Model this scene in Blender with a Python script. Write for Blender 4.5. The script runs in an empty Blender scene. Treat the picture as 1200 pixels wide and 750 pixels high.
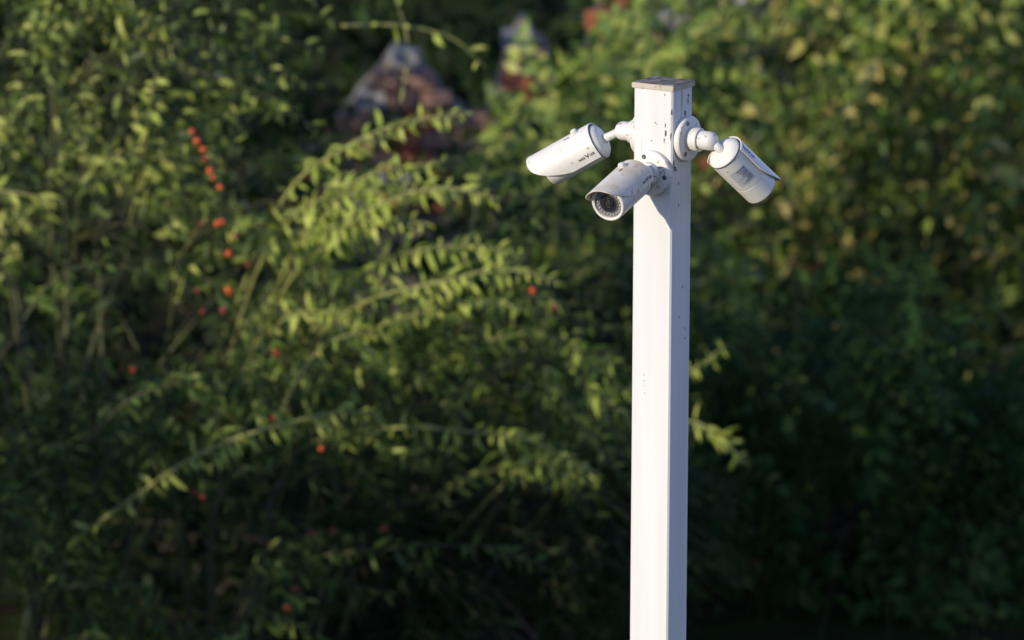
import bpy, bmesh, math, random
import numpy as np
from mathutils import Vector, Matrix, noise

sc = bpy.context.scene
COL = sc.collection
R = math.radians

# ------------------------------------------------------------------ camera
PITCH = R(12.0); ROLL = R(0.22); CAM_Z = 4.705; LENS = 200.0
FPX = 1200 * LENS / 36.0
Fw = Vector((0, math.cos(PITCH), -math.sin(PITCH)))
_r = Vector((1, 0, 0)); _u = Vector((0, math.sin(PITCH), math.cos(PITCH)))
Rt = _r * math.cos(ROLL) + _u * math.sin(ROLL)
Up = _u * math.cos(ROLL) - _r * math.sin(ROLL)
CAM = Vector((0, 0, CAM_Z))
cd = bpy.data.cameras.new('camera'); cam = bpy.data.objects.new('camera', cd); COL.objects.link(cam)
cam.matrix_world = Matrix(((Rt.x, Up.x, -Fw.x, CAM.x), (Rt.y, Up.y, -Fw.y, CAM.y), (Rt.z, Up.z, -Fw.z, CAM.z), (0, 0, 0, 1)))
cd.lens = LENS; cd.sensor_width = 36; cd.clip_start = 0.1; cd.clip_end = 3000
cd.dof.use_dof = True; cd.dof.focus_distance = 10.05; cd.dof.aperture_fstop = 5.2; cd.dof.aperture_blades = 9
sc.camera = cam

# ------------------------------------------------------------------ sky and sun
SUN_AZ, SUN_EL = R(51), R(17)          # azimuth counted to the left from the direction towards the camera
S = Vector((-math.sin(SUN_AZ) * math.cos(SUN_EL), -math.cos(SUN_AZ) * math.cos(SUN_EL), math.sin(SUN_EL)))
w = bpy.data.worlds.new('World'); sc.world = w; w.use_nodes = True
wn = w.node_tree.nodes; wl = w.node_tree.links
bg = wn['Background']; sky = wn.new('ShaderNodeTexSky'); sky.sky_type = 'NISHITA'
sky.sun_disc = False; sky.sun_elevation = SUN_EL; sky.sun_rotation = math.atan2(S.x, S.y) % (2 * math.pi)
sky.air_density = 1.0; sky.dust_density = 0.0; sky.ozone_density = 2.2
tint = wn.new('ShaderNodeMix'); tint.data_type = 'RGBA'; tint.blend_type = 'MULTIPLY'; tint.inputs[0].default_value = 1.0
tint.inputs[7].default_value = (1.06, 0.96, 1.26, 1)      # the photograph's cool white balance, the same all over the sky
wl.new(sky.outputs[0], tint.inputs[6]); wl.new(tint.outputs[2], bg.inputs[0]); bg.inputs[1].default_value = 0.15
sl = bpy.data.lights.new('sun', 'SUN'); so = bpy.data.objects.new('sun', sl); COL.objects.link(so)
sl.energy = 3.6; sl.angle = R(0.5); sl.color = (1.0, 0.895, 0.71)
so.rotation_euler = S.to_track_quat('Z', 'Y').to_euler(); so.location = S * 60
sc.view_settings.view_transform = 'Standard'; sc.view_settings.look = 'None'
sc.view_settings.exposure = 0.25; sc.view_settings.gamma = 1.0; sc.view_settings.use_curve_mapping = False
sc.render.engine = 'CYCLES'
sc.cycles.use_denoising = True
sc.cycles.max_bounces = 5; sc.cycles.transmission_bounces = 4; sc.cycles.sample_clamp_indirect = 4

# ------------------------------------------------------------------ helpers
def at(u, v, Y):
    """point on the plane y = Y seen at that place of the 1200 x 750 picture"""
    d = Fw + Rt * ((u - 600) / FPX) + Up * ((375 - v) / FPX)
    return CAM + d * (Y / d.y)

def empty(name, loc=(0, 0, 0), mat=None):
    o = bpy.data.objects.new(name, None); COL.objects.link(o)
    o.empty_display_size = 0.05
    if mat is not None: o.matrix_world = mat
    else: o.location = loc
    return o

def tag(o, label=None, cat=None, group=None, kind=None):
    if label: o['label'] = label
    if cat: o['category'] = cat
    if group: o['group'] = group
    if kind: o['kind'] = kind
    return o

def link(name, me, mat=None, parent=None, smooth=None):
    o = bpy.data.objects.new(name, me); COL.objects.link(o)
    if mat is not None and not me.materials: me.materials.append(mat)
    if parent is not None: o.parent = parent
    if smooth is not None:
        me.shade_smooth() if smooth == 180 else me.set_sharp_from_angle(angle=R(smooth))
    return o

def mesh_from(bm, name, smooth=None, mx=None):
    if mx is not None: bm.transform(mx)
    bmesh.ops.recalc_face_normals(bm, faces=bm.faces)
    me = bpy.data.meshes.new(name); bm.to_mesh(me); bm.free()
    if smooth is not None:
        me.shade_smooth(); me.set_sharp_from_angle(angle=R(smooth))
    return me

def box_bm(sx, sy, sz, c=(0, 0, 0), bevel=0.0, seg=2, bm=None):
    bm = bm or bmesh.new()
    r = bmesh.ops.create_cube(bm, size=1.0)
    bmesh.ops.transform(bm, matrix=Matrix.Translation(c) @ Matrix.Diagonal((sx, sy, sz, 1)), verts=r['verts'])
    if bevel:
        es = list({e for v in r['verts'] for e in v.link_edges})
        bmesh.ops.bevel(bm, geom=es, offset=bevel, segments=seg, affect='EDGES')
    return bm

def lathe_bm(prof, n=40, mx=None, bm=None):
    """profile of (s, r) turned round the X axis"""
    bm = bm or bmesh.new(); rows = []; mx = mx or Matrix.Identity(4)
    for s, r in prof:
        if r < 1e-6: rows.append([bm.verts.new(mx @ Vector((s, 0, 0)))])
        else: rows.append([bm.verts.new(mx @ Vector((s, r * math.cos(2 * math.pi * k / n), r * math.sin(2 * math.pi * k / n)))) for k in range(n)])
    for a, b in zip(rows, rows[1:]):
        for k in range(n):
            f = [a[k % len(a)], a[(k + 1) % len(a)], b[(k + 1) % len(b)], b[k % len(b)]]
            f = list(dict.fromkeys(f))
            if len(f) > 2: bm.faces.new(f)
    return bm

def tube(pts, rads, sides=6):
    """numpy arrays of a tapered tube along the points"""
    pts = [Vector(p) for p in pts]; V = []; Fc = []
    up = Vector((0.31, 0.17, 0.93)).normalized()
    for i, p in enumerate(pts):
        t = (pts[min(i + 1, len(pts) - 1)] - pts[max(i - 1, 0)]).normalized()
        a = t.cross(up)
        if a.length < 1e-3: a = t.cross(Vector((1, 0, 0)))
        a.normalize(); b = t.cross(a)
        for k in range(sides):
            an = 2 * math.pi * k / sides
            V.append(p + (a * math.cos(an) + b * math.sin(an)) * rads[i])
    for i in range(len(pts) - 1):
        for k in range(sides):
            k2 = (k + 1) % sides
            Fc.append((i * sides + k, i * sides + k2, (i + 1) * sides + k2, (i + 1) * sides + k))
    Fc.append(tuple(range(sides))[::-1]); Fc.append(tuple((len(pts) - 1) * sides + k for k in range(sides)))
    return V, Fc

def tubes_mesh(name, items, sides=4):
    V = []; Fc = []
    for pts, rads in items:
        v, f = tube(pts, rads, sides); o = len(V)
        V += [tuple(x) for x in v]; Fc += [tuple(i + o for i in q) for q in f]
    me = bpy.data.meshes.new(name); me.from_pydata(V, [], Fc); me.shade_smooth(); return me

# ------------------------------------------------------------------ materials
def newmat(name):
    m = bpy.data.materials.new(name); m.use_nodes = True
    nt = m.node_tree; return m, nt, nt.nodes, nt.links, nt.nodes['Principled BSDF']

def ramp(nodes, stops, interp='LINEAR'):
    r = nodes.new('ShaderNodeValToRGB'); r.color_ramp.interpolation = interp
    e = r.color_ramp.elements
    while len(e) < len(stops): e.new(0.5)
    for x, (p, c) in zip(e, stops): x.position = p; x.color = (*c, 1)
    return r

def white_paint(name, base=(0.80, 0.785, 0.75), rust=0.5, dirt=0.5, rough=0.42, scale=1.0, grain=False, film_scale=11, film_tint=(0.80, 0.77, 0.70)):
    """old white paint: even coat, dull film, rusty specks and chips"""
    m, nt, n, l, p = newmat(name)
    tc = n.new('ShaderNodeTexCoord')
    n1 = n.new('ShaderNodeTexNoise'); n1.inputs['Scale'].default_value = 38 * scale; n1.inputs['Detail'].default_value = 6; n1.inputs['Roughness'].default_value = 0.7
    n2 = n.new('ShaderNodeTexNoise'); n2.inputs['Scale'].default_value = 130 * scale; n2.inputs['Detail'].default_value = 4
    n3 = n.new('ShaderNodeTexNoise'); n3.inputs['Scale'].default_value = film_scale * scale; n3.inputs['Detail'].default_value = 5
    mp = n.new('ShaderNodeMapping'); mp.inputs['Scale'].default_value = (1, 1, 0.045 if grain else 1)
    l.new(tc.outputs['Object'], mp.inputs[0])
    for q in (n1, n2, n3): l.new(mp.outputs[0], q.inputs['Vector'])
    film = ramp(n, [(0.36, (0.0,) * 3), (0.75, (1.0,) * 3)]); l.new(n3.outputs[0], film.inputs[0])
    mA = n.new('ShaderNodeMix'); mA.data_type = 'RGBA'; mA.inputs[6].default_value = (*base, 1)
    mA.inputs[7].default_value = (base[0] * film_tint[0], base[1] * film_tint[1], base[2] * film_tint[2], 1)
    ma = n.new('ShaderNodeMath'); ma.operation = 'MULTIPLY'; ma.inputs[1].default_value = dirt; l.new(film.outputs[0], ma.inputs[0]); l.new(ma.outputs[0], mA.inputs[0])
    # rusty specks where two noises agree
    mu = n.new('ShaderNodeMath'); mu.operation = 'MULTIPLY'; l.new(n1.outputs[0], mu.inputs[0]); l.new(n2.outputs[0], mu.inputs[1])
    sp = ramp(n, [(0.37 - 0.09 * rust, (0,) * 3), (0.41 - 0.09 * rust, (1,) * 3)]); l.new(mu.outputs[0], sp.inputs[0])
    rc = ramp(n, [(0.35, (0.15, 0.10, 0.06)), (0.6, (0.42, 0.31, 0.17))]); l.new(n3.outputs[0], rc.inputs[0])
    mB = n.new('ShaderNodeMix'); mB.data_type = 'RGBA'; l.new(mA.outputs[2], mB.inputs[6]); l.new(rc.outputs[0], mB.inputs[7])
    mb = n.new('ShaderNodeMath'); mb.operation = 'MULTIPLY'; mb.inputs[1].default_value = 0.75 if rust > 0 else 0; l.new(sp.outputs[0], mb.inputs[0]); l.new(mb.outputs[0], mB.inputs[0])
    l.new(mB.outputs[2], p.inputs['Base Color'])
    rr = n.new('ShaderNodeMapRange'); rr.inputs[3].default_value = rough - 0.1; rr.inputs[4].default_value = rough + 0.25; l.new(n1.outputs[0], rr.inputs[0]); l.new(rr.outputs[0], p.inputs['Roughness'])
    bp = n.new('ShaderNodeBump'); bp.inputs['Strength'].default_value = 0.25; bp.inputs['Distance'].default_value = 0.0006
    l.new(n2.outputs[0], bp.inputs['Height']); l.new(bp.outputs[0], p.inputs['Normal'])
    return m

def plain(name, col, rough=0.5, metal=0.0, var=0.15, scale=60, spec=None):
    m, nt, n, l, p = newmat(name)
    tc = n.new('ShaderNodeTexCoord'); q = n.new('ShaderNodeTexNoise'); q.inputs['Scale'].default_value = scale; q.inputs['Detail'].default_value = 5
    l.new(tc.outputs['Object'], q.inputs['Vector'])
    r = ramp(n, [(0.3, tuple(c * (1 - var) for c in col)), (0.7, tuple(min(1, c * (1 + var)) for c in col))]); l.new(q.outputs[0], r.inputs[0])
    l.new(r.outputs[0], p.inputs['Base Color']); p.inputs['Roughness'].default_value = rough; p.inputs['Metallic'].default_value = metal
    return m

def leaf_mat(name, stops, rough=0.45, trans=0.16, single=False, tr_gain=1.5, spec=.22):
    m, nt, n, l, p = newmat(name)
    if single:
        src = n.new('ShaderNodeObjectInfo').outputs['Random']
    else:
        src = n.new('ShaderNodeNewGeometry').outputs['Random Per Island']
    r = ramp(n, stops); l.new(src, r.inputs[0])
    tc = n.new('ShaderNodeTexCoord'); q = n.new('ShaderNodeTexNoise'); q.inputs['Scale'].default_value = 2.6; q.inputs['Detail'].default_value = 3
    l.new(tc.outputs['Object'], q.inputs['Vector'])
    hs = n.new('ShaderNodeHueSaturation'); l.new(r.outputs[0], hs.inputs['Color'])
    mr = n.new('ShaderNodeMapRange'); mr.inputs[1].default_value = 0.3; mr.inputs[2].default_value = 0.7; mr.inputs[3].default_value = 0.7; mr.inputs[4].default_value = 1.25
    l.new(q.outputs[0], mr.inputs[0]); l.new(mr.outputs[0], hs.inputs['Value'])
    l.new(hs.outputs[0], p.inputs['Base Color']); p.inputs['Roughness'].default_value = rough
    p.inputs['Specular IOR Level'].default_value = spec
    tb = n.new('ShaderNodeBsdfTranslucent'); g = n.new('ShaderNodeMix'); g.data_type = 'RGBA'; g.blend_type = 'MULTIPLY'; g.inputs[0].default_value = 1
    l.new(hs.outputs[0], g.inputs[6]); g.inputs[7].default_value = (1.1 * tr_gain, 1.2 * tr_gain, 0.5 * tr_gain, 1); l.new(g.outputs[2], tb.inputs[0])
    mx = n.new('ShaderNodeMixShader'); mx.inputs[0].default_value = trans
    l.new(p.outputs[0], mx.inputs[1]); l.new(tb.outputs[0], mx.inputs[2]); l.new(mx.outputs[0], n['Material Output'].inputs[0])
    return m

M = {}
M['post'] = white_paint('old white paint on post', (0.68, 0.67, 0.65), rust=0.0, dirt=0.25, rough=0.5, scale=0.7, grain=True)
M['post_top'] = white_paint('stained white paint', (0.78, 0.755, 0.71), rust=0.55, dirt=0.6, rough=0.55, grain=True)
M['shell_clean'] = white_paint('clean white housing', (0.73, 0.70, 0.625), rust=0.12, dirt=0.5, rough=0.35, film_scale=26)
M['shell_worn'] = white_paint('worn white housing', (0.74, 0.68, 0.565), rust=0.46, dirt=1.0, rough=0.45, film_scale=30, film_tint=(0.76, 0.68, 0.52))
M['mount'] = white_paint('chipped white mount', (0.71, 0.68, 0.615), rust=0.55, dirt=0.5, rough=0.42)
M['cap'] = plain('weathered grey board', (0.185, 0.155, 0.115), 0.95, 0, 0.75, 60)
M['chip'] = plain('dark bare spot', (0.10, 0.07, 0.045), 0.8, 0, 0.5, 300)
M['rust'] = plain('rusty spot', (0.20, 0.12, 0.06), 0.85, 0, 0.5, 200); M['print'] = plain('dark grey print', (0.035, 0.035, 0.04), 0.5, 0, 0.1)
M['screw'] = plain('dull grey screw', (0.14, 0.12, 0.10), 0.5, 0.5, 0.4, 300)
M['rubber'] = plain('black rubber', (0.02, 0.02, 0.02), 0.6, 0, 0.2)
M['reflector'] = plain('grey lamp ring', (0.22, 0.215, 0.21), 0.35, 0.3, 0.25, 200)
M['led'] = plain('pale lamp bead', (0.36, 0.35, 0.34), 0.2, 0.0, 0.15, 300)
M['lens'] = plain('dark lens', (0.025, 0.025, 0.028), 0.16, 0, 0.3, 120)
M['iris'] = plain('lens iris', (0.10, 0.095, 0.09), 0.3, 0.4, 0.3, 200)
M['sticker'] = plain('silver sticker', (0.56, 0.56, 0.58), 0.4, 0.1, 0.12, 120)
M['sticker_ink'] = plain('sticker print', (0.27, 0.27, 0.30), 0.5, 0, 0.1)

# ------------------------------------------------------------------ ground
def ground():
    n = 60; V = []; Fc = []
    xs = np.sinh(np.linspace(-5.5, 5.5, n)); xs = xs / xs.max() * 900; ys = xs + 30
    for y in ys:
        for x in xs: V.append((float(x), float(y), 0.03 * noise.noise((x * 0.4, y * 0.4, 0))))
    for j in range(n - 1):
        for i in range(n - 1): a = j * n + i; Fc.append((a, a + 1, a + n + 1, a + n))
    me = bpy.data.meshes.new('ground'); me.from_pydata(V, [], Fc); me.shade_smooth()
    m, nt, nn, l, p = newmat('earth and short grass')
    tc = nn.new('ShaderNodeTexCoord'); q = nn.new('ShaderNodeTexNoise'); q.inputs['Scale'].default_value = 3; q.inputs['Detail'].default_value = 9
    l.new(tc.outputs['Object'], q.inputs['Vector'])
    r = ramp(nn, [(0.35, (0.030, 0.024, 0.015)), (0.55, (0.024, 0.036, 0.011)), (0.75, (0.040, 0.052, 0.017))]); l.new(q.outputs[0], r.inputs[0]); l.new(r.outputs[0], p.inputs['Base Color'])
    p.inputs['Roughness'].default_value = 1.0; p.inputs['Specular IOR Level'].default_value = 0.0
    b = nn.new('ShaderNodeBump'); b.inputs['Distance'].default_value = 0.05; l.new(q.outputs[0], b.inputs['Height']); l.new(b.outputs[0], p.inputs['Normal'])
    tag(link('ground', me, m), 'dark earth and short grass under the shrubs', 'ground', kind='structure')
ground()

# ------------------------------------------------------------------ post
A = R(32.0); WF, WS = 0.0805, 0.0705
ZT = 2.988
fc = at(788.3, 107.5, 10.0)                       # front edge at the top of the shaft
pc = fc - (Matrix.Rotation(-A, 3, 'Z') @ Vector((WF / 2, -WS / 2, 0)))
ZT = fc.z
POST = Matrix.Translation((pc.x, pc.y, 0)) @ Matrix.Rotation(-A, 4, 'Z')
post = empty('camera_post', mat=POST)
tag(post, 'square white painted post with flat weathered cap carrying the three security cameras', 'post')
def post_parts():
    SP = ZT - 0.30                                  # the top piece is stained, the rest cleaner: one shaft, rings of verts
    bm = bmesh.new(); rows = []
    b = 0.0028
    ring = [(WF / 2 - b, -WS / 2), (WF / 2, -WS / 2 + b), (WF / 2, WS / 2 - b), (WF / 2 - b, WS / 2), (-WF / 2 + b, WS / 2), (-WF / 2, WS / 2 - b), (-WF / 2, -WS / 2 + b), (-WF / 2 + b, -WS / 2)]
    zs = [-0.05] + [0.1 * k for k in range(1, int(SP / 0.1))] + [SP + 0.02 * k for k in range(0, 15)] + [ZT]
    rng = random.Random(3)
    for z in zs:
        rows.append([bm.verts.new((x, y, z)) for x, y in ring])
    for a_, b_ in zip(rows, rows[1:]):
        for k in range(8): bm.faces.new((a_[k], a_[(k + 1) % 8], b_[(k + 1) % 8], b_[k]))
    bm.faces.new(rows[-1]); bm.faces.new(rows[0][::-1])
    me = mesh_from(bm, 'shaft', 40)
    me.materials.append(M['shaft'])
    link('shaft', me, None, post)
    c = box_bm(WF + 0.0065, WS + 0.0065, 0.0095, (0, 0, ZT + 0.0095 / 2 + 0.0004), 0.0012, 2)
    cap = link('cap', mesh_from(c, 'cap', 40), M['capside'], post)
    # the three boards' worth of grain on top of the cap
    x0 = -(WF + .003) / 2; n = 4; wd = (WF + .003) / n
    for k in range(n):
        g = box_bm(wd - 0.0012, WS + 0.003 - 0.002 * (k % 2), 0.0016, (x0 + wd * (k + .5), 0, ZT + 0.0099 + 0.0006), 0.0004, 1)
        link('plank', mesh_from(g, 'plank'), M['cap'], cap)
    def chip(face, u, z, su, sz, seed, mat=M['chip']):
        r = random.Random(seed); bm = bmesh.new(); vs = []
        for k in range(15):
            an = 2 * math.pi * k / 15; q = r.uniform(.3, 1.2)
            du, dz = math.cos(an) * su * q / 2, math.sin(an) * sz * q / 2
            vs.append(bm.verts.new((u + du, -WS / 2 - 0.0004, z + dz) if face == 'f' else (WF / 2 + 0.0004, u + du, z + dz)))
        f = bm.faces.new(vs); g = bmesh.ops.extrude_face_region(bm, geom=[f])
        bmesh.ops.translate(bm, verts=[v for v in g['geom'] if isinstance(v, bmesh.types.BMVert)], vec=(0, .0006, 0) if face == 'f' else (-.0006, 0, 0))
        link('paint_chip', mesh_from(bm, 'paint_chip'), mat, post)
    PX = 0.0015
    def fz(v): return ZT - (v - 107.5) * PX / math.cos(PITCH) * 1.002
    def fu(px): return WF / 2 - (788.3 - px) * PX / math.cos(A)
    def su(px): return -WS / 2 + (px - 788.3) * PX / math.sin(A)
    for i, (px, v, a_, b_) in enumerate([(780.5, 157, .0045, .016), (779, 166, .003, .010), (780, 148, .0022, .010), (768.5, 146, .005, .0028), (770.5, 148, .004, .002), (764, 168, .005, .0018), (757.5, 448, .0018, .003), (757.8, 455, .0024, .0034), (758.2, 461, .0018, .0018), (758.6, 470, .0018, .0026), (779, 112, .003, .004), (787, 132, .0022, .014), (786.6, 160, .002, .02)]):
        chip('f', fu(px), fz(v), a_, b_, i, M['rust'] if i in (3, 4, 5, 10) else M['chip'])
    for i, (px, v, a_, b_) in enumerate([(804, 131, .010, .012), (801, 137, .014, .008), (807.5, 118, .004, .016), (808, 111, .006, .005), (795, 146, .008, .006), (797, 212, .004, .006), (791.5, 193, .012, .009), (790.5, 187, .006, .012), (801, 139, .02, .006), (809.5, 139, .008, .012), (794, 196, .008, .005), (797, 238, .003, .006), (803, 337, .003, .007), (799, 372, .003, .005), (806.5, 400, .003, .004), (806.3, 388, .002, .006)]):
        chip('s', su(px), fz(v + 6), a_, b_, 50 + i, M['rust'] if i % 3 == 1 else M['chip'])
# shaft paint: the same coat all over, with rust runs confined to the upper end
def shaft_mat(name, rusty, zlo, zhi):
    m = white_paint(name, (0.69, 0.68, 0.66), rust=rusty, dirt=0.8, rough=0.5, grain=True, film_scale=26, film_tint=(0.86, 0.84, 0.80))
    nt = m.node_tree; n = nt.nodes; l = nt.links
    mb = [x for x in n if x.type == 'MATH' and x.operation == 'MULTIPLY'][-1]
    tc = [x for x in n if x.type == 'TEX_COORD'][0]
    sx = n.new('ShaderNodeSeparateXYZ'); l.new(tc.outputs['Object'], sx.inputs[0])
    mr = n.new('ShaderNodeMapRange'); mr.inputs[1].default_value = zlo; mr.inputs[2].default_value = zhi; mr.inputs[3].default_value = 0.0; mr.inputs[4].default_value = 0.7
    l.new(sx.outputs[2], mr.inputs[0]); l.new(mr.outputs[0], mb.inputs[1])
    return m
M['shaft'] = shaft_mat('old white paint on the shaft', 0.5, ZT - 0.24, ZT - 0.02)
M['capside'] = white_paint('stained cap paint', (0.50, 0.44, 0.35), rust=1.0, dirt=0.9, rough=0.6)
post_parts()

# ------------------------------------------------------------------ security cameras
def text_mesh(body, size):
    cu = bpy.data.curves.new('lettering', 'FONT'); cu.body = body; cu.size = size; cu.extrude = 0.00015; cu.resolution_u = 2; cu.offset = .00022
    cu.align_x = 'LEFT'
    o = bpy.data.objects.new('lettering', cu); COL.objects.link(o)
    dg = bpy.context.evaluated_depsgraph_get(); dg.update()
    me = bpy.data.meshes.new_from_object(o.evaluated_get(dg))
    bpy.data.objects.remove(o); bpy.data.curves.remove(cu)
    return me

def logo_bm():
    """small caps with one tall V in the middle, about 30 mm wide"""
    bm = bmesh.new(); x = 0.0
    for ch, s, dz in (('N', .0062, 0), ('O', .0062, 0), ('V', .0105, -.0008), ('U', .0062, 0), ('S', .0062, 0)):
        me = text_mesh(ch, s); k = len(bm.verts); bm.from_mesh(me); bm.verts.ensure_lookup_table()
        vs = bm.verts[k:]; lo = min(v.co.x for v in vs); hi = max(v.co.x for v in vs)
        sxk = 1.28
        for v in vs: v.co.x = (v.co.x - lo) * sxk + x; v.co.y += dz
        x += (hi - lo) * sxk + .0009
        bpy.data.meshes.remove(me)
    for v in bm.verts: v.co.x -= x / 2; v.co.y -= 0.002
    return bm

BR, BL = 0.0322, 0.112                               # body radius and length
VR, VH = 0.0378, 0.0055                              # visor radius, straight skirt
def visor_bm(s0, s_side, s_top, th=0.0018, VH=VH):
    bm = bmesh.new(); nu, ns = 44, 22
    arc = math.pi * VR; tot = arc + 2 * VH
    def sect(u, r):
        d = u * tot
        if d < VH: return Vector((0, r, -VH + d)), 'L'
        if d > VH + arc: return Vector((0, -r, -(d - VH - arc))), 'R'
        a = (d - VH) / VR
        return Vector((0, r * math.cos(a), r * math.sin(a))), 'A'
    def front(z):
        h = (z + VH) / (VR + VH); h = min(1, max(0, h))
        return s_side + (s_top - s_side) * math.sin(h * math.pi / 2) ** .78
    grids = []
    for r in (VR, VR - th):
        g = []
        for i in range(nu + 1):
            p, _ = sect(i / nu, r); pz, _ = sect(i / nu, VR); sf = front(pz.z)
            crease = 0
            g.append([bm.verts.new((s0 + (sf - s0) * (j / ns), p.y * (1 + crease / VR), p.z)) for j in range(ns + 1)])
        grids.append(g)
    o, q = grids
    for i in range(nu):
        for j in range(ns):
            bm.faces.new((o[i][j], o[i + 1][j], o[i + 1][j + 1], o[i][j + 1])); bm.faces.new((q[i][j], q[i][j + 1], q[i + 1][j + 1], q[i + 1][j]))
        bm.faces.new((o[i][0], q[i][0], q[i + 1][0], o[i + 1][0])); bm.faces.new((o[i][ns], o[i + 1][ns], q[i + 1][ns], q[i][ns]))
    for j in range(ns):
        bm.faces.new((o[0][j], o[0][j + 1], q[0][j + 1], q[0][j])); bm.faces.new((o[nu][j], q[nu][j], q[nu][j + 1], o[nu][j + 1]))
    return bm

def frame_x(d, v, o):
    d = d.normalized(); v = (v - d * v.dot(d)).normalized(); y = v.cross(d)
    return Matrix(((d.x, y.x, v.x, o.x), (d.y, y.y, v.y, o.y), (d.z, y.z, v.z, o.z), (0, 0, 0, 1)))

def make_camera(label, base, nrm, stub, back, axis, roll, shell, mount, sticker=False, skirt=VH, cover=None, stub_r=(0.0215, 0.0172)):
    """base: middle of the mounting plate on the post; nrm: its outward normal; back: middle of the housing's rear plate; axis: where it points"""
    rt = frame_x(nrm, Vector((0, 0, 1)), base)                    # x out of the post, z up
    root = empty('security_camera', mat=rt); tag(root, label, 'security camera', 'security cameras on the white post')
    inv = rt.inverted()
    # mounting plate, with bevelled rim
    pl = link('mounting_plate', mesh_from(lathe_bm([(0.0006, 0), (0.0006, .0405), (0.009, .0412), (0.0115, .0398), (0.0125, .0365), (0.0128, .024), (0.0128, 0)], 56), 'mounting_plate', 30), mount, root)
    for k in range(3):
        an = R(90 + 120 * k + 22)
        y, z = math.cos(an) * .0315, math.sin(an) * .0315
        link('screw', mesh_from(lathe_bm([(.0115, 0), (.0115, .0045), (.0137, .0043), (.0147, .0027), (.0140, .0012), (.0140, 0)], 14, Matrix.Translation((0, y, z))), 'screw', 30), M['screw'], pl)
    r0, r1 = stub_r; L = stub
    link('collar', mesh_from(lathe_bm([(.0120, .0), (.0120, r0 * .97), (.015, r0), (L * .48, r0), (L * .5, r0 * .96), (L * .5, 0)], 40), 'collar', 30), mount, root)
    link('swivel', mesh_from(lathe_bm([(L * .5 + .0002, 0), (L * .5 + .0002, r1 * .98), (L * .53, r1), (L * .80, r1), (L * .88, r1 * .92), (L * .95, r1 * .7), (L, r1 * .35), (L * 1.01, 0)], 40), 'swivel', 30), mount, root)
    bw = frame_x(axis, Vector((0, 0, 1)), back) @ Matrix.Rotation(roll, 4, 'X')
    bm_ = inv @ bw
    # neck from the swivel ball to the rear plate
    p0 = Vector((L * .84, 0, 0)); p1 = bm_ @ Vector((-.001, 0, 0)); pm = p0.lerp(p1, .5)
    v, f = tube([p0, pm, p1], [.0085, .0078, .0088], 18); me = bpy.data.meshes.new('neck'); me.from_pydata([tuple(x) for x in v], [], f); me.shade_smooth()
    link('neck', me, mount, root)
    # housing
    prof = [(-.0085, 0), (-.0085, .019), (-.0080, .0215), (-.006, .0265), (-.003, .0300), (0, BR), (.004, BR + .0003), (.0722, BR + .0003), (.0726, BR - .0005), (.0742, BR - .0005), (.0746, BR), (BL - .002, BR), (BL, BR - .0012), (BL + .0005, BR - .0025), (BL - .0005, BR - .0056), (BL - .006, BR - .0060), (BL - .006, 0)]
    body = link('housing', mesh_from(lathe_bm(prof, 56), 'housing', 28, bm_), shell, root)
    # lamp ring and lens behind the front glass
    rf = BR - .0062; q = BL - .0056
    lr = link('lamp_ring', mesh_from(lathe_bm([(q, rf), (q + .001, rf), (q + .0012, rf * .98), (q - .0000, .0182), (q + .0022, .0177), (q + .0022, .0168)], 40), 'lamp_ring', 30, bm_), M['reflector'], body)
    for k in range(22):
        an = 2 * math.pi * k / 22
        mx = bm_ @ Matrix.Translation((q + .0006, math.cos(an) * .0219, math.sin(an) * .0219))
        link('lamp_bead', mesh_from(lathe_bm([(0, .0018), (.0010, .0016), (.0016, .0010), (.0018, 0)], 8), 'lamp_bead', 60, mx), M['led'], body)
    ln = link('lens', mesh_from(lathe_bm([(q + .0008, .0172), (q + .0016, .0164), (q + .0008, .0095), (q + .0030, .0090), (q + .0030, .0078), (q + .0016, .0074), (q + .0030, .0040), (q + .0036, 0)], 40), 'lens', 40, bm_), M['lens'], body)
    link('iris', mesh_from(lathe_bm([(q + .0031, .0048), (q + .0040, .0044), (q + .0042, .0028), (q + .0038, .0026)], 24), 'iris', 40, bm_), M['iris'], body)
    # visor
    vi = link('visor', mesh_from(visor_bm(.001, .062, .136, VH=skirt), 'visor', 30, bm_), cover or shell, root)
    for side in (1, -1):
        # +y is the housing's left when looking along its axis; the letters follow the curve
        lb = logo_bm()
        for v in lb.verts:
            al = .12 - max(0, skirt - .0055) * 14 + v.co.y / VR; rr_ = VR + .00045 + v.co.z
            v.co = Vector((.023 - side * v.co.x, side * rr_ * math.cos(max(al, 0)), rr_ * (math.sin(al) if al > 0 else al)))
        link('lettering', mesh_from(lb, 'lettering', None, bm_), M['print'], vi)
    kb = Matrix.Translation((.030, 0, VR - .0004)) @ Matrix.Rotation(-math.pi / 2, 4, 'Y')
    link('thumb_screw', mesh_from(lathe_bm([(-.001, 0), (-.001, .0078), (.0012, .0080), (.0016, .0066), (.0050, .0064), (.0068, .0050), (.0074, .0025), (.0075, 0)], 22), 'thumb_screw', 30, bm_ @ kb), mount, vi)
    link('slot', mesh_from(box_bm(.011, .0016, .0008, (.047, .006, VR - .0001)), 'slot', None, bm_), M['chip'], vi)
    # cable gland at the rear
    link('gasket', mesh_from(lathe_bm([(.0012, BR + .0002), (.0014, BR + .0011), (.0024, BR + .0011), (.0026, BR + .0002)], 48), 'gasket', 30, bm_), M['rubber'], body)
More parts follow.
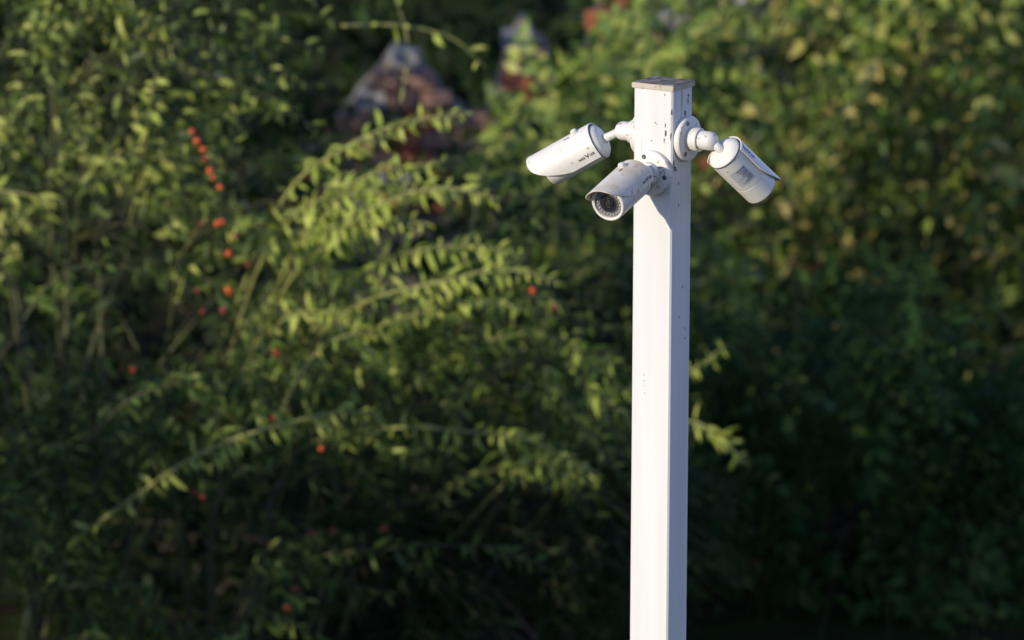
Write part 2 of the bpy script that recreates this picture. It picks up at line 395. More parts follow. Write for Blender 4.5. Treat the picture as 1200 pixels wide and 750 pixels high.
    if sticker:
        # bent silver label on the housing, with printed lines
        def patch(s0, s1, a0, a1, r, n=8):
            bm = bmesh.new(); rows = []
            for i in range(n + 1):
                an = a0 + (a1 - a0) * i / n
                rows.append([bm.verts.new((s, r * math.cos(an), r * math.sin(an))) for s in (s0, s1)])
            for a_, b_ in zip(rows, rows[1:]): bm.faces.new((a_[0], a_[1], b_[1], b_[0]))
            return bm
        c = sticker
        st = link('sticker', mesh_from(patch(.024, .062, c - R(29), c + R(29), BR + .0005), 'sticker', 180, bm_), M['sticker'], body)
        rg = random.Random(5)
        for k in range(9):
            s = .0275 + k * .0036
            a1 = c + R(27) - R(rg.uniform(0, 34)) if k < 5 else c - R(27) + R(rg.uniform(18, 42))
            link('printed_line', mesh_from(patch(s, s + (.0016 if k != 7 else .003), c - R(27), a1, BR + .0008, 5), 'printed_line', 180, bm_), M['sticker_ink'] if k % 3 else M['print'], st)
    return root

NF = Vector((-math.sin(A), -math.cos(A), 0)); NS = Vector((math.cos(A), -math.sin(A), 0))
def on_face(nrm, half, u, v):
    """point on a face of the post whose projection has picture coordinates u, v"""
    d = Fw + Rt * ((u - 600) / FPX) + Up * ((375 - v) / FPX)
    o = Vector((pc.x, pc.y, 0)) + nrm * half
    return CAM + d * ((o - CAM).dot(nrm) / d.dot(nrm))
def near(u, v, depth):
    """point seen at u, v at that distance along the lens axis"""
    return CAM + (Fw + Rt * ((u - 600) / FPX) + Up * ((375 - v) / FPX)) * depth
def dirv(r_, u_, f_): return (Rt * r_ + Up * u_ + Fw * f_).normalized()

bF = on_face(NF, WS / 2, 765.2, 202.0)
bR = on_face(NS, WF / 2, 802.5, 162.0)
bL_ = bR - NS * (WF + 0.0); bL_ = Vector((bL_.x, bL_.y, bR.z + 0.001))
def depth(p): return (p - CAM).dot(Fw)

# left camera: side on, pointing left and down
SF = 0.062
tip = bL_ - NS * SF
make_camera('white security camera seen side on, pointing left and down, left of the post', bL_, -NS, SF,
            near(703.0, 165.5, depth(tip) + .004), Vector((-math.cos(R(18)) * math.cos(R(31)), math.sin(R(18)) * math.cos(R(31)), -math.sin(R(31)))), R(-21), M['shell_clean'], M['mount'], skirt=.0125)
# front camera: lens towards the viewer
tip = bF + NF * 0.052
make_camera('grubby white security camera with its round lens facing the viewer, lowest of the three', bF, NF, 0.050,
            near(745.0, 209.5, depth(bF) - .052), Vector((-.456, -.845, -.255)), R(12), M['shell_clean'], M['mount'], cover=M['shell_worn'], stub_r=(.0215, .0175))
# right camera: seen from behind, pointing right and down
tip = bR + NS * 0.062
make_camera('white security camera with silver sticker, seen from behind, right of the post', bR, NS, 0.066,
            near(848.5, 179.5, depth(tip) + .002), dirv(.61, -.56, .55), R(-33), M['shell_clean'], M['mount'], sticker=R(243))

# ------------------------------------------------------------------ leaves
LT_V = np.array([(0, 0, 0), (.30, .0, -.02), (.68, 0, -.06), (1, 0, -.16), (.30, .5, .05), (.30, -.5, .05), (.66, .40, .0), (.66, -.40, .0)], float)
LT_F = np.array([(0, 1, 4), (0, 5, 1), (4, 1, 6), (1, 2, 6), (1, 5, 7), (1, 7, 2), (6, 2, 3), (2, 7, 3)], np.int32)

def leaves_mesh(name, P, D, N, Ln, Wd):
    """one mesh of many leaves; arrays of position, direction, upper normal, length, width"""
    n = len(P); D = D / np.linalg.norm(D, axis=1)[:, None]
    Sd = np.cross(N, D); Sd /= (np.linalg.norm(Sd, axis=1)[:, None] + 1e-9); Nn = np.cross(D, Sd)
    V = (P[:, None, :] + D[:, None, :] * (LT_V[None, :, 0, None] * Ln[:, None, None]) + Sd[:, None, :] * (LT_V[None, :, 1, None] * Wd[:, None, None]) + Nn[:, None, :] * (LT_V[None, :, 2, None] * Ln[:, None, None])).reshape(-1, 3)
    Fi = (LT_F[None] + (np.arange(n) * 8)[:, None, None]).reshape(-1)
    me = bpy.data.meshes.new(name)
    me.vertices.add(len(V)); me.vertices.foreach_set('co', V.astype(np.float32).ravel())
    nf = n * 8; me.loops.add(nf * 3); me.loops.foreach_set('vertex_index', Fi.astype(np.int32))
    me.polygons.add(nf); me.polygons.foreach_set('loop_start', np.arange(0, nf * 3, 3, dtype=np.int32))
    me.polygons.foreach_set('use_smooth', np.ones(nf, bool))
    me.update(calc_edges=True); me.validate(); return me

def spline(pts, n):
    """Catmull-Rom through the points"""
    P = [Vector(p) for p in pts]; P = [P[0] * 2 - P[1]] + P + [P[-1] * 2 - P[-2]]; out = []
    segs = len(P) - 3
    for i in range(n):
        t = i / (n - 1) * segs; k = min(int(t), segs - 1); f = t - k
        a, b, c, d = P[k:k + 4]
        out.append(0.5 * ((2 * b) + (c - a) * f + (2 * a - 5 * b + 4 * c - d) * f * f + (3 * b - a - 3 * c + d) * f ** 3))
    return out

def along(pts, t):
    x = t * (len(pts) - 1); k = min(int(x), len(pts) - 2); f = x - k
    return pts[k].lerp(pts[k + 1], f), (pts[k + 1] - pts[k]).normalized()

UPV = Vector((0, 0, 1))
class Kind:
    def __init__(s, length, width, step, droop, spread, pairs=True, leaflets=0): s.length, s.width, s.step, s.droop, s.spread, s.pairs, s.leaflets = length, width, step, droop, spread, pairs, leaflets

def shoot_leaves(rng, pts, total, kind, t0, t1, out, scale=1.0):
    """leaf positions along a shoot; out collects (P, D, N, L, W)"""
    n = max(2, int(total * (t1 - t0) / kind.step)); roll = rng.uniform(0, 6.28)
    for i in range(n):
        t = t0 + (t1 - t0) * (i + rng.random() * .6) / n
        p, d = along(pts, min(t, .999)); roll += 2.4 if not kind.pairs else 1.57
        a = d.cross(UPV)
        if a.length < .05: a = d.cross(Vector((1, 0, 0)))
        a.normalize(); b = d.cross(a)
        for sgn in ((1, -1) if kind.pairs else (1,)):
            o = (a * math.cos(roll) + b * math.sin(roll)) * sgn
            ld = (d * (1 - kind.spread) + o * kind.spread + Vector((rng.gauss(0, .22), rng.gauss(0, .22), rng.gauss(0, .18) - kind.droop))).normalized()
            nn = (UPV * .45 + S * 1.15 + Vector((rng.gauss(0, .65), rng.gauss(0, .65), rng.gauss(0, .5))))
            k = (0.55 + 0.45 * min(1, (1 - t) * 4)) * rng.uniform(.5, 1.28) * scale
            if kind.leaflets:
                # compound leaf: leaflets in pairs on a thin rachis
                Lr = kind.length * 2.6 * k; sd = nn.cross(ld).normalized()
                for q in range(kind.leaflets):
                    f = .3 + .7 * q / max(1, kind.leaflets - 1); pp = p + ld * (Lr * f) - UPV * (Lr * .25 * f * f)
                    for sg in (1, -1):
                        l2 = (ld * .45 + sd * sg * .8 + Vector((rng.gauss(0, .1), rng.gauss(0, .1), -.35 + rng.gauss(0, .12)))).normalized()
                        kk = k * (1 - .35 * f)
                        out.append((pp, l2, nn + Vector((rng.gauss(0, .25), rng.gauss(0, .25), 0)), kind.length * kk, kind.width * kk))
                out.append((p + ld * Lr - UPV * Lr * .25, ld - UPV * .3, nn, kind.length * k, kind.width * k))
            else:
                out.append((p + o * .002, ld, nn, kind.length * k, kind.width * k * rng.uniform(.8, 1.15)))

def arrs(out):
    return (np.array([tuple(o[0]) for o in out]), np.array([tuple(o[1]) for o in out]), np.array([tuple(o[2]) for o in out]), np.array([o[3] for o in out]), np.array([o[4] for o in out]))

def make_shrub(name, label, cat, bases, targets, kind, leafm, stemm, seed, shoot_len=(.3, .55), n_stems=14, arch=.25, lean=(0, 0, 0), stem_r=.011, scale=1.0, leafm2=None, leaf2=.12, group='shrubs of the thicket'):
    """a shrub: stems from the ground, shoots that end in the target points, leaves on the outer part of each shoot"""
    rng = random.Random(seed); root = empty(name, bases[0])
    tag(root, label, cat, group); inv = -Vector(bases[0])
    nodes = []; stems = []
    tg = list(targets); rng.shuffle(tg)
    for i in range(n_stems):
        b = Vector(rng.choice(bases)) + Vector((rng.gauss(0, .06), rng.gauss(0, .06), 0)); b.z = -.02
        e = tg[i % len(tg)] - Vector(lean) * .3; e = Vector((e.x, e.y + .12, e.z - .10))
        mid = b.lerp(e, .5) + Vector((rng.gauss(0, .08), rng.gauss(0, .08), arch * .5 + rng.uniform(0, .15)))
        pts = spline([b, mid, e], 10); stems.append((pts, [stem_r * (1 - .75 * k / 9) for k in range(10)])); nodes += pts[2:]
    NA = np.array([tuple(p) for p in nodes])
    twigs = []; out = []
    for t in tg:
        ta = np.array(tuple(t)); L = rng.uniform(*shoot_len)
        d = ((NA - ta) ** 2).sum(1) + np.maximum(0, NA[:, 2] - ta[2] + .05) * .5
        b = nodes[int(np.argmin(np.abs(d - L * L * .6)))] if rng.random() < .5 else nodes[int(np.argmin(d))]
        md = b.lerp(t, .55) + Vector((0, 0, arch * (t - b).length)) + Vector((rng.gauss(0, .03), rng.gauss(0, .03), rng.gauss(0, .02)))
        out_dir = (t - md).normalized()
        tip_ = t + out_dir * L * .45 + Vector(lean) * L * .3 - UPV * L * .12
        pts = spline([b, md, t, tip_], 9); tot = sum((pts[i + 1] - pts[i]).length for i in range(8))
        twigs.append((pts, [.0035 - .0026 * k / 8 for k in range(9)]))
        shoot_leaves(rng, pts, tot, kind, max(.12, 1 - (L * 1.25) / max(tot, .01)), 1.0, out, scale)
    def shift(items): return [([p + inv for p in pts], r) for pts, r in items]
    for pts, r in shift(stems):
        link('stem', tubes_mesh('stem', [(pts, r)], 7), stemm, root)
    tw = link('twigs', tubes_mesh('twigs', shift(twigs), 3), M['twig'], root); tw['kind'] = 'stuff'
    P, D, N, Ln, Wd = arrs(out); P = P + np.array(tuple(inv))
    if leafm2 is not None:
        msk = np.random.default_rng(seed).random(len(P)) < leaf2
        fo = link('foliage', leaves_mesh('foliage', P[msk], D[msk], N[msk], Ln[msk], Wd[msk]), leafm2, root); fo['kind'] = 'stuff'
        P, D, N, Ln, Wd = P[~msk], D[~msk], N[~msk], Ln[~msk], Wd[~msk]
    fo = link('foliage', leaves_mesh('foliage', P, D, N, Ln, Wd), leafm, root); fo['kind'] = 'stuff'
    root['n_leaves'] = len(out)
    return root

_one = {}
def single_leaf(key, ratio):
    """a shared mesh of one leaf, length 1 along X"""
    if key not in _one:
        z = np.zeros((1, 3)); _one[key] = leaves_mesh('leaf', z, np.array([[1., 0, 0]]), np.array([[0., 0, 1]]), np.array([1.]), np.array([ratio]))
    return _one[key]

def hero_cane(root, pts, r0, kind, seed, leafm, stemm, t0=.1, n=22, key='lance', density=1.0):
    """a cane that can be picked out: a part of the shrub, each leaf on it an object of its own"""
    rng = random.Random(seed); base = Vector(root.location)
    P = spline(pts, n); tot = sum((P[i + 1] - P[i]).length for i in range(n - 1))
    loc = [p - base for p in P]
    c = link('cane', tubes_mesh('cane', [(loc, [r0 * (1 - .72 * k / (n - 1)) for k in range(n)])], 7), stemm, root)
    out = []; kd = Kind(kind.length, kind.width, kind.step / density, kind.droop, kind.spread, kind.pairs)
    shoot_leaves(rng, loc, tot, kd, t0, 1.0, out)
    me = single_leaf(key, kind.width / kind.length)
    if not me.materials: me.materials.append(leafm)
    for p, d, nn, L, W in out:
        if rng.random() < .1: continue
        d = d.normalized(); s = nn.cross(d).normalized(); q = d.cross(s)
        o = bpy.data.objects.new('leaf', me); COL.objects.link(o); o.parent = c
        o.matrix_local = Matrix(((d.x * L, s.x * L, q.x * L, p.x), (d.y * L, s.y * L, q.y * L, p.y), (d.z * L, s.z * L, q.z * L, p.z), (0, 0, 0, 1)))
    return c

# ------------------------------------------------------------------ the thicket
G_LANCE = [(0.0, (0.022, 0.048, 0.010)), (.5, (0.056, 0.105, 0.017)), (.85, (0.16, 0.225, 0.037)), (1.0, (0.38, 0.42, 0.09))]
G_OVATE = [(0.0, (0.028, 0.048, 0.010)), (.4, (0.085, 0.13, 0.022)), (.75, (0.26, 0.31, 0.055)), (1.0, (0.48, 0.48, 0.13))]
G_BROAD = [(0.0, (0.045, 0.085, 0.016)), (.45, (0.105, 0.17, 0.027)), (.82, (0.24, 0.29, 0.05)), (1.0, (0.36, 0.36, 0.09))]
G_DRY = [(0.0, (0.28, 0.27, 0.055)), (.5, (0.38, 0.33, 0.09)), (1.0, (0.42, 0.33, 0.13))]
G_SHADE = [(0.0, (0.009, 0.022, 0.006)), (.6, (0.017, 0.038, 0.010)), (1.0, (0.034, 0.064, 0.015))]  # green leaves, with the darkness of the thicket's gaps put into the colour
M['lance'] = leaf_mat('narrow leaf green', G_LANCE); M['lance_sunlit'] = leaf_mat('narrow leaf sunlit green', [(0, (.27, .34, .055)), (.5, (.39, .44, .08)), (1, (.48, .49, .12))], single=True)  # standout canes: sunlit brightness put into the leaf colour
M['lance_shaded'] = leaf_mat('narrow leaf shaded green', [(0, (.05, .095, .018)), (1, (.11, .165, .03))], single=True); M['ovate'] = leaf_mat('oval leaf green', G_OVATE); M['ovate1'] = leaf_mat('oval leaf bright green', [(0, (.20, .24, .05)), (1, (.34, .34, .10))], single=True)  # narrow copy for canes in shade, darkened in the colour itself
M['broad'] = leaf_mat('broad leaf green', G_BROAD); M['dry'] = leaf_mat('yellowing leaf', G_DRY); M['fern'] = leaf_mat('shade leaf green', [(0.0, (0.016, 0.042, 0.011)), (.6, (0.032, 0.072, 0.017)), (1.0, (0.06, 0.11, 0.024))], trans=.2, spec=.12, rough=.6); M['dark'] = leaf_mat('shade darkened green leaf', G_SHADE, trans=.22, spec=.15, rough=.6)
M['twig'] = plain('dull green brown twig', (0.085, 0.085, 0.03), 0.7, 0, .4, 20); M['bark'] = plain('brown bark', (0.055, 0.042, 0.027), 0.9, 0, .4, 30); M['cane'] = plain('green tan cane', (0.33, 0.33, 0.10), 0.55, 0, .25, 25)
M['berry'] = plain('orange red berry', (0.62, 0.085, 0.012), 0.3, 0, .2, 40); M['berry_dark'] = plain('deep red berry', (0.22, 0.022, 0.010), 0.35, 0, .2, 40)

K_LANCE = Kind(.060, .0150, .037, .40, .64)
K_HERO = Kind(.061, .0148, .034, .34, .72)
K_OVATE = Kind(.058, .0195, .035, .25, .65, False)
K_BROAD = Kind(.082, .038, .125, .15, .75, False, 4)
K_LARGE = Kind(.100, .046, .12, .15, .75, False, 3)
K_SMALL = Kind(.048, .020, .030, .2, .65, False)

def region(rng, u0, u1, v0, v1, y0, y1, n, clump=1.25, thr=.2, seed=0, keep=None, freq=3.0):
    """target points spread through a block of the thicket, gathered into clumps"""
    out = []
    while len(out) < n:
        u, v, Y = rng.uniform(u0, u1), rng.uniform(v0, v1), rng.uniform(y0, y1)
        p = at(u, v, Y)
        if p.z < .05: continue
        if keep and not keep(u, v): continue
        if noise.noise(Vector((p.x * freq, p.y * 1.6, p.z * freq)) + Vector((seed * 7.1, 0, 0))) * clump + rng.uniform(-.13, .13) < thr: continue
        out.append(p)
    return out

rng = random.Random(11)
def base_at(u, Y): p = at(u, 375, Y); return (p.x, Y, 0.0)

# the gap at the top through which the broken wall shows
def nogap(u, v): return not (330 < u < 612 and v < 200 - abs(u - 470) * .3)

# dark hollows between the shrubs
HOLLOWS = [(110, 290, 105, 52), (295, 185, 62, 62), (190, 395, 130, 46), (70, 215, 50, 30), (350, 250, 40, 30), (640, 240, 75, 90), (690, 330, 60, 60), (480, 470, 90, 24), (60, 400, 60, 40), (330, 560, 80, 36), (560, 560, 90, 40), (180, 640, 80, 40), (150, 150, 30, 26)]
def solid(u, v): return nogap(u, v) and all(((u - a) / c) ** 2 + ((v - b) / d) ** 2 > 1 for a, b, c, d in HOLLOWS)

sh_left = make_shrub('oval_leaved_shrub', 'sunlit shrub with small oval leaves filling the upper left corner', 'shrub',
    [base_at(120, 16.6), base_at(220, 16.9), base_at(40, 16.7)], region(rng, -110, 345, -90, 330, 15.6, 17.2, 430, seed=1, keep=solid), K_OVATE, M['ovate'], M['twig'], 21, (.2, .36), 9, .2, (.3, -.4, .2))
sh_mid = make_shrub('arching_shrub', 'narrow leaved shrub with long arching canes in the middle, left of the post', 'shrub',
    [base_at(330, 16.2), base_at(260, 16.4), base_at(420, 16.5)], region(rng, 230, 700, 190, 560, 15.6, 17.0, 320, seed=2, keep=solid), K_LANCE, M['lance'], M['twig'], 22, (.22, .42), 18, .25, (.8, -.3, .1))
sh_low = make_shrub('shaded_shrub', 'dim narrow leaved shrub with scattered lit leaves in the lower left', 'shrub',
    [base_at(100, 16.0), base_at(-40, 16.2), base_at(250, 16.1)], region(rng, -110, 380, 300, 830, 15.4, 16.6, 300, seed=3, keep=solid), K_LANCE, M['lance'], M['twig'], 23, (.22, .42), 16, .22, (.6, -.3, .1))
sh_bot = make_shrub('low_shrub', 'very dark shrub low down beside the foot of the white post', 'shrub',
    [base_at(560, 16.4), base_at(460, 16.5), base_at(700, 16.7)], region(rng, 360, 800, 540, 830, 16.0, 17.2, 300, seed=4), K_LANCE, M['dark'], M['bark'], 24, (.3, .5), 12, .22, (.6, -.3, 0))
sh_post = make_shrub('compound_leaved_shrub', 'green shrub with drooping compound leaves just behind the left camera', 'shrub',
    [base_at(680, 19.3), base_at(760, 19.5)], region(rng, 565, 850, 0, 440, 18.6, 20.2, 210, seed=5, keep=lambda u, v: v > 140 - (u - 565) * .8 and not (630 < u < 725 and v < 75)), K_BROAD, M['broad'], M['bark'], 25, (.25, .45), 12, .2, (.2, -.5, 0))
sh_right = make_shrub('broad_leaved_shrub', 'tall blurred shrub with broad yellow green leaves, upper right of the post', 'shrub',
    [base_at(960, 21.9), base_at(1100, 22.1), base_at(860, 21.8)], region(rng, 790, 1290, -80, 430, 20.8, 22.8, 440, seed=6), K_LARGE, M['broad'], M['bark'], 26, (.3, .5), 16, .2, (-.2, -.6, 0), leafm2=M['dry'], leaf2=.22)
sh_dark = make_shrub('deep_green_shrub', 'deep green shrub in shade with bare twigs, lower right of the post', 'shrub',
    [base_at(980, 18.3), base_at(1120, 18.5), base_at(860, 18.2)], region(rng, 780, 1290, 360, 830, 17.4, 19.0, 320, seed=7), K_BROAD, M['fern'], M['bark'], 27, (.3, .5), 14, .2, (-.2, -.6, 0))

# canes that stand out in the photograph
def cane(root, pix, Y, r0, kind, seed, dy=0.0, **kw):
    n = len(pix); pts = [at(u, v, Y + dy * i / (n - 1) + (.75, .4, .12)[i] * (1 if i < 3 and n > 4 else 0) if i < 3 else Y + dy * i / (n - 1)) for i, (u, v) in enumerate(pix)]
    dim = kw.get('key') == 'dim'  # dim canes: shade painted as darker leaf and stem colours
    return hero_cane(root, pts, r0, kind, seed, M['lance_shaded'] if dim else M['lance_sunlit'], M['twig'] if dim else M['cane'], **kw)
H = K_HERO
cane(sh_mid, [(250, 430), (300, 300), (345, 215), (402, 175), (440, 155), (490, 140), (553, 132)], 15.7, .0062, H, 1, -.3, t0=.3)
cane(sh_mid, [(255, 470), (300, 320), (352, 246), (405, 228), (470, 225), (530, 220)], 15.6, .0052, H, 2, -.3, t0=.25)
cane(sh_mid, [(270, 500), (330, 345), (382, 288), (430, 248), (482, 226), (526, 220), (588, 234)], 15.5, .0056, H, 3, -.3, t0=.25)
cane(sh_mid, [(300, 540), (370, 400), (428, 354), (480, 338), (530, 327), (590, 315), (656, 330)], 15.5, .0052, H, 4, -.3, t0=.25)
cane(sh_mid, [(280, 520), (300, 420), (335, 372), (372, 365), (415, 368)], 15.5, .0046, H, 5, -.2, t0=.4)
cane(sh_mid, [(430, 560), (482, 450), (520, 420), (560, 402), (640, 385)], 15.9, .0052, H, 6, -.2, t0=.3)
cane(sh_mid, [(300, 560), (380, 513), (470, 501), (560, 507), (620, 516), (704, 558)], 15.5, .0046, H, 7, -.2, t0=.2)
cane(sh_mid, [(500, 690), (540, 620), (620, 540), (680, 486), (740, 455), (800, 440), (850, 405)], 15.9, .0052, H, 8, -.1, t0=.3)
cane(sh_mid, [(600, 640), (690, 540), (750, 495), (815, 495), (850, 520), (878, 545)], 15.9, .0046, H, 9, -.2, t0=.4)
cane(sh_mid, [(270, 480), (320, 350), (352, 285), (400, 262), (450, 255), (505, 262)], 15.6, .0045, H, 18, -.3, t0=.35)
cane(sh_mid, [(330, 560), (390, 430), (440, 385), (500, 365), (560, 352), (620, 362)], 15.7, .0045, H, 19, -.3, t0=.35)
cane(sh_mid, [(330, 480), (365, 420), (400, 395), (440, 388)], 15.4, .004, H, 20, -.1, t0=.2)
cane(sh_mid, [(300, 380), (345, 300), (372, 262), (420, 212), (470, 196), (520, 190)], 15.5, .0045, H, 21, -.2, t0=.3)
cane(sh_mid, [(330, 440), (400, 340), (450, 305), (500, 292), (560, 288), (612, 300)], 15.6, .0045, H, 22, -.2, t0=.3)
cane(sh_mid, [(460, 640), (520, 580), (590, 548), (650, 545), (705, 560)], 15.7, .004, H, 23, -.1, t0=.2)
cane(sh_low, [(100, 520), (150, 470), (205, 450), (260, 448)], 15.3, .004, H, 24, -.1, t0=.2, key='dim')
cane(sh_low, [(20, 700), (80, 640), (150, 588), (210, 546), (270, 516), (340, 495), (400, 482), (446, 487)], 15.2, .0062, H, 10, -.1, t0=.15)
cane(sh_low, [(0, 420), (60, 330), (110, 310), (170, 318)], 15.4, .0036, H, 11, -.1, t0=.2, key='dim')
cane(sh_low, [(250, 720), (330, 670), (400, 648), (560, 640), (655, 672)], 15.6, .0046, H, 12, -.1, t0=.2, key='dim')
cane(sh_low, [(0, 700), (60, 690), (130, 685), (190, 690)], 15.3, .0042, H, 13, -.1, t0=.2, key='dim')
cane(sh_left, [(150, 270), (163, 215), (172, 160), (177, 116), (184, 82)], 15.5, .0042, K_OVATE, 14, 0, t0=.3, key='oval')
cane(sh_left, [(-30, 222), (20, 226), (76, 238)], 15.4, .005, K_OVATE, 15, 0, t0=.1, key='oval')
cane(sh_left, [(470, 120), (478, 60), (468, 10), (450, -30)], 16.2, .004, K_OVATE, 16, 0, t0=.1, key='oval', density=.6)
cane(sh_left, [(400, 30), (470, 30), (530, 45), (570, 80)], 16.2, .004, K_OVATE, 17, 0, t0=.1, key='oval', density=.6)

# berries: each one a part of its shrub
def berries(root, Y, spots, mat, seed):
    rg = random.Random(seed); base = Vector(root.location)
    bm = bmesh.new(); bmesh.ops.create_icosphere(bm, subdivisions=2, radius=.0085)
    for v in bm.verts:
        if v.co.z > .006: v.co.z -= .002
    me = mesh_from(bm, 'berry', 180); me.materials.append(mat)
    for u, v, k in spots:
        for j in range(k):
            p = at(u + (rg.gauss(0, 5) if j else 0), v + (rg.gauss(0, 4) if j else 0), Y + rg.uniform(-.05, .05)) - base
            o = bpy.data.objects.new('berry', me); COL.objects.link(o); o.parent = root; o.location = p; o.rotation_euler = (rg.uniform(-1, 1), rg.uniform(-1, 1), 0)
            sc_ = rg.uniform(.85, 1.2); o.scale = (sc_, sc_, sc_ * 1.1)
berries(sh_left, 15.25, [(225, 154, 1), (231, 165, 1), (238, 175, 1), (246, 200, 1), (250, 208, 1), (258, 219, 1), (260, 260, 2), (268, 297, 1), (268, 340, 2)], M['berry'], 1)
berries(sh_left, 15.5, [(236, 262, 1), (277, 276, 1), (238, 365, 1), (262, 363, 1), (290, 309, 1), (232, 340, 1)], M['berry_dark'], 2)
berries(sh_mid, 15.3, [(625, 341, 2), (325, 415, 2), (377, 526, 1)], M['berry'], 3)
berries(sh_mid, 15.5, [(335, 480, 2), (320, 490, 1), (650, 360, 1)], M['berry_dark'], 4)
berries(sh_low, 15.15, [(155, 433, 1), (237, 583, 1), (337, 712, 2)], M['berry'], 5)
berries(sh_low, 15.4, [(390, 622, 1), (365, 625, 1), (345, 690, 1), (450, 620, 1), (228, 577, 1)], M['berry_dark'], 6)
berries(sh_mid, 15.2, [(241, 186, 1)], M['berry_dark'], 9)
berries(sh_right, 20.6, [(945, 280, 2), (973, 279, 3), (1026, 304, 3), (960, 311, 1), (950, 315, 2), (926, 310, 2), (885, 330, 1)], M['berry_dark'], 7)
berries(sh_dark, 17.5, [(885, 660, 1)], M['berry_dark'], 8)

# ------------------------------------------------------------------ behind the thicket
M['brick'] = plain('red brick', (0.40, 0.125, 0.055), 0.9, 0, .35, 25); M['brick_pale'] = plain('pinkish brick', (0.32, 0.185, 0.13), 0.9, 0, .3, 25)
M['limed'] = plain('limewashed brick', (0.30, 0.285, 0.27), 0.9, 0, .2, 25); M['mossy'] = plain('mossy brick', (0.07, 0.10, 0.05), 0.95, 0, .4, 25)
M['mortar'] = plain('old mortar', (0.20, 0.165, 0.13), 0.95, 0, .35, 30); M['render'] = plain('pale wall render', (0.62, 0.61, 0.60), 0.9, 0, .12, 6)

def broken_wall():
    Yw = 22.0; px = 0.0015 * 2.2
    prof = [(300, 230), (375, 150), (395, 125), (430, 85), (462, 48), (480, 48), (505, 85), (535, 120), (562, 135), (580, 95), (598, 30), (610, 12), (650, 62), (672, 95), (690, 40), (705, -40), (730, -60), (770, -40), (800, 60), (840, 160)]
    us = [p[0] for p in prof]; vs = [p[1] for p in prof]
    def top(u): return at(u, float(np.interp(u, us, vs)), Yw).z
    x0, x1 = at(300, 100, Yw).x, at(840, 100, Yw).x
    root = empty('broken_wall', ((x0 + x1) / 2, Yw, 0)); tag(root, 'crumbling brick wall with peaked ragged top showing through the gap above the shrubs', 'wall')
    base = Vector(root.location); rg = random.Random(8)
    def ux(x): return 600 + x / (Yw / math.cos(PITCH) * .985) * FPX * 1.0
    bw, bh, gap = .118, .070, .010
    b0 = bmesh.new(); box_bm(bw, .10, bh, (0, 0, 0), .006, 1, b0)
    meshes = []
    for mk in ('brick', 'brick_pale', 'limed', 'mossy'):
        me = mesh_from(b0.copy(), 'brick'); me.materials.append(M[mk]); meshes.append(me)
    b0.free()
    heights = []
    row = 0; z = .04; n = 0
    while z < 1.9:
        x = x0 - (bw / 2 if row % 2 else 0)
        while x < x1:
            u = ux(x); tp = top(min(max(u, 300), 840))
            if z + bh / 2 < tp + rg.uniform(-.02, .03) and z > .45:
                k = rg.random(); edge = tp - z < .12
                mi = (2 if k < .22 else 1) if edge and k < .6 else (0 if k < .42 else 1 if k < .74 else 2 if k < .86 else 3)
                o = bpy.data.objects.new('brick', meshes[mi]); COL.objects.link(o); o.parent = root
                o.location = Vector((x, Yw - .05 + rg.uniform(-.008, .008), z)) - base; o.rotation_euler = (rg.gauss(0, .02), rg.gauss(0, .025), rg.gauss(0, .02)); n += 1
            x += bw + gap
        z += bh + gap; row += 1
    # core of the wall behind the face, stepped the same way, in one ragged slab
    bm = bmesh.new(); cols = np.linspace(x0, x1, 60); fr = []; bk = []
    for x in cols:
        t = max(.2, top(min(max(ux(x), 300), 840)) - .035 + rg.uniform(-.015, .015)) - base.z
        fr.append((bm.verts.new((x - base.x, -.035, -.02)), bm.verts.new((x - base.x, -.035, t)))); bk.append((bm.verts.new((x - base.x, .20, -.02)), bm.verts.new((x - base.x, .20, t))))
    for i in range(59):
        bm.faces.new((fr[i][0], fr[i + 1][0], fr[i + 1][1], fr[i][1])); bm.faces.new((bk[i][0], bk[i][1], bk[i + 1][1], bk[i + 1][0])); bm.faces.new((fr[i][1], fr[i + 1][1], bk[i + 1][1], bk[i][1]))
    bm.faces.new((fr[0][0], fr[0][1], bk[0][1], bk[0][0])); bm.faces.new((fr[-1][0], bk[-1][0], bk[-1][1], fr[-1][1]))
    link('mortar', mesh_from(bm, 'mortar'), M['mortar'], root)
    print('bricks', n)
broken_wall()

def pale_wall():
    root = empty('rendered_wall', (.85, 26.0, 0)); tag(root, 'pale rendered wall glimpsed through leaves at the top behind the post', 'wall')
    link('wall_face', mesh_from(box_bm(1.1, .22, 1.25, (0, 0, .62), .01, 2), 'wall_face', 40), M['render'], root)
    link('coping', mesh_from(box_bm(1.16, .30, .06, (0, 0, 1.283), .012, 2), 'coping', 40), M['limed'], root)
pale_wall()

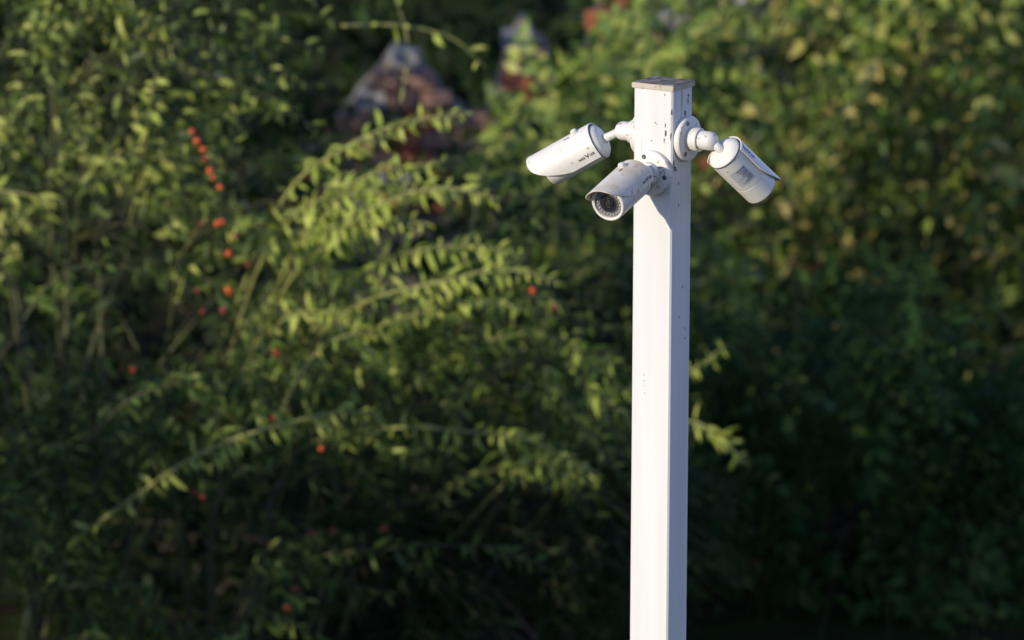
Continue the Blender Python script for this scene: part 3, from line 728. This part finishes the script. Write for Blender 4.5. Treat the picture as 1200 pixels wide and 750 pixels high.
def block(rng, x0, x1, y0, y1, z0, z1, n, seed=0, thr=-.05):
    out = []
    while len(out) < n:
        p = Vector((rng.uniform(x0, x1), rng.uniform(y0, y1), rng.uniform(z0, z1)))
        if noise.noise(p * 1.7 + Vector((seed * 5.3, 0, 0))) + rng.uniform(-.25, .25) < thr: continue
        out.append(p)
    return out
rng = random.Random(77)
K_BIG = Kind(.085, .040, .05, .2, .65, False)
K_DENSE = Kind(.085, .040, .028, .2, .65, False)
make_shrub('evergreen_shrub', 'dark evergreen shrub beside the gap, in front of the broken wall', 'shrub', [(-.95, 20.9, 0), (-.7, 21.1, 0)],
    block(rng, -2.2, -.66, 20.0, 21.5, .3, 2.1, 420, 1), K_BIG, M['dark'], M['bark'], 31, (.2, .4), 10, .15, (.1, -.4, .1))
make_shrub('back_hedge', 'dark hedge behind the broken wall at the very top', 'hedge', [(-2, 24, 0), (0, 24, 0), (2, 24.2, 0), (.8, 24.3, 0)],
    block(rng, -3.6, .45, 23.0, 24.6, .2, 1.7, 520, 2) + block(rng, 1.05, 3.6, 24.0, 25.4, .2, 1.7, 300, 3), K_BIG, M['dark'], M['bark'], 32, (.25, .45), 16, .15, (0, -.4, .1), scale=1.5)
def shade_top(p):
    """outline of the unseen added shrub, trimmed so its shade falls on the lower thicket"""
    a = p.x * .777 + p.y * .629; q = p.x * .629 - p.y * .777
    return p.x < -.09 * p.y - .5 and -14.2 < q < -10.9 and p.z < 1.22 + (9.3 + .3 * (q + 12.7) - a) * .306 and not (-12.95 < q < -11.8 and .96 < p.z - (9.45 - a) * .306 < 1.13)  # the band left out lets a strip of sun through to the canes
make_shrub('added_shade_shrub', 'unseen oval leaved shrub added outside the left edge to shade the lower thicket', 'shrub', [(-2.4, 15.0, 0), (-2.5, 16.3, 0), (-2.3, 14.2, 0)],
    [p for p in block(rng, -3.6, -1.6, 11.0, 17.3, .3, 2.9, 2300, 4) if shade_top(p)], K_DENSE, M['ovate'], M['bark'], 33, (.25, .45), 16, .15, (0, -.2, .1), scale=1.2)

make_shrub('added_far_shade_shrub', 'unseen dense shrub added outside the left edge to shade the right hand side', 'shrub', [(-2.7, 19.0, 0), (-2.6, 18.2, 0), (-2.8, 20.0, 0)],
    [p for p in block(rng, -3.5, -2.0, 17.5, 21.0, .3, 2.5, 620, 6) if p.x < -.09 * p.y - .45 and p.z < .58 + (14.3 - p.x * .777 - p.y * .629) * .306], K_DENSE, M['dark'], M['bark'], 35, (.2, .4), 12, .15, (0, -.2, .1), scale=1.2)  # unseen shrub, added and cut to height to darken the right side
make_shrub('inner_shrub', 'shade coloured undergrowth deep inside the thicket behind the arching canes', 'shrub', [(-1.0, 17.6, 0), (0, 17.8, 0), (.6, 17.9, 0)],
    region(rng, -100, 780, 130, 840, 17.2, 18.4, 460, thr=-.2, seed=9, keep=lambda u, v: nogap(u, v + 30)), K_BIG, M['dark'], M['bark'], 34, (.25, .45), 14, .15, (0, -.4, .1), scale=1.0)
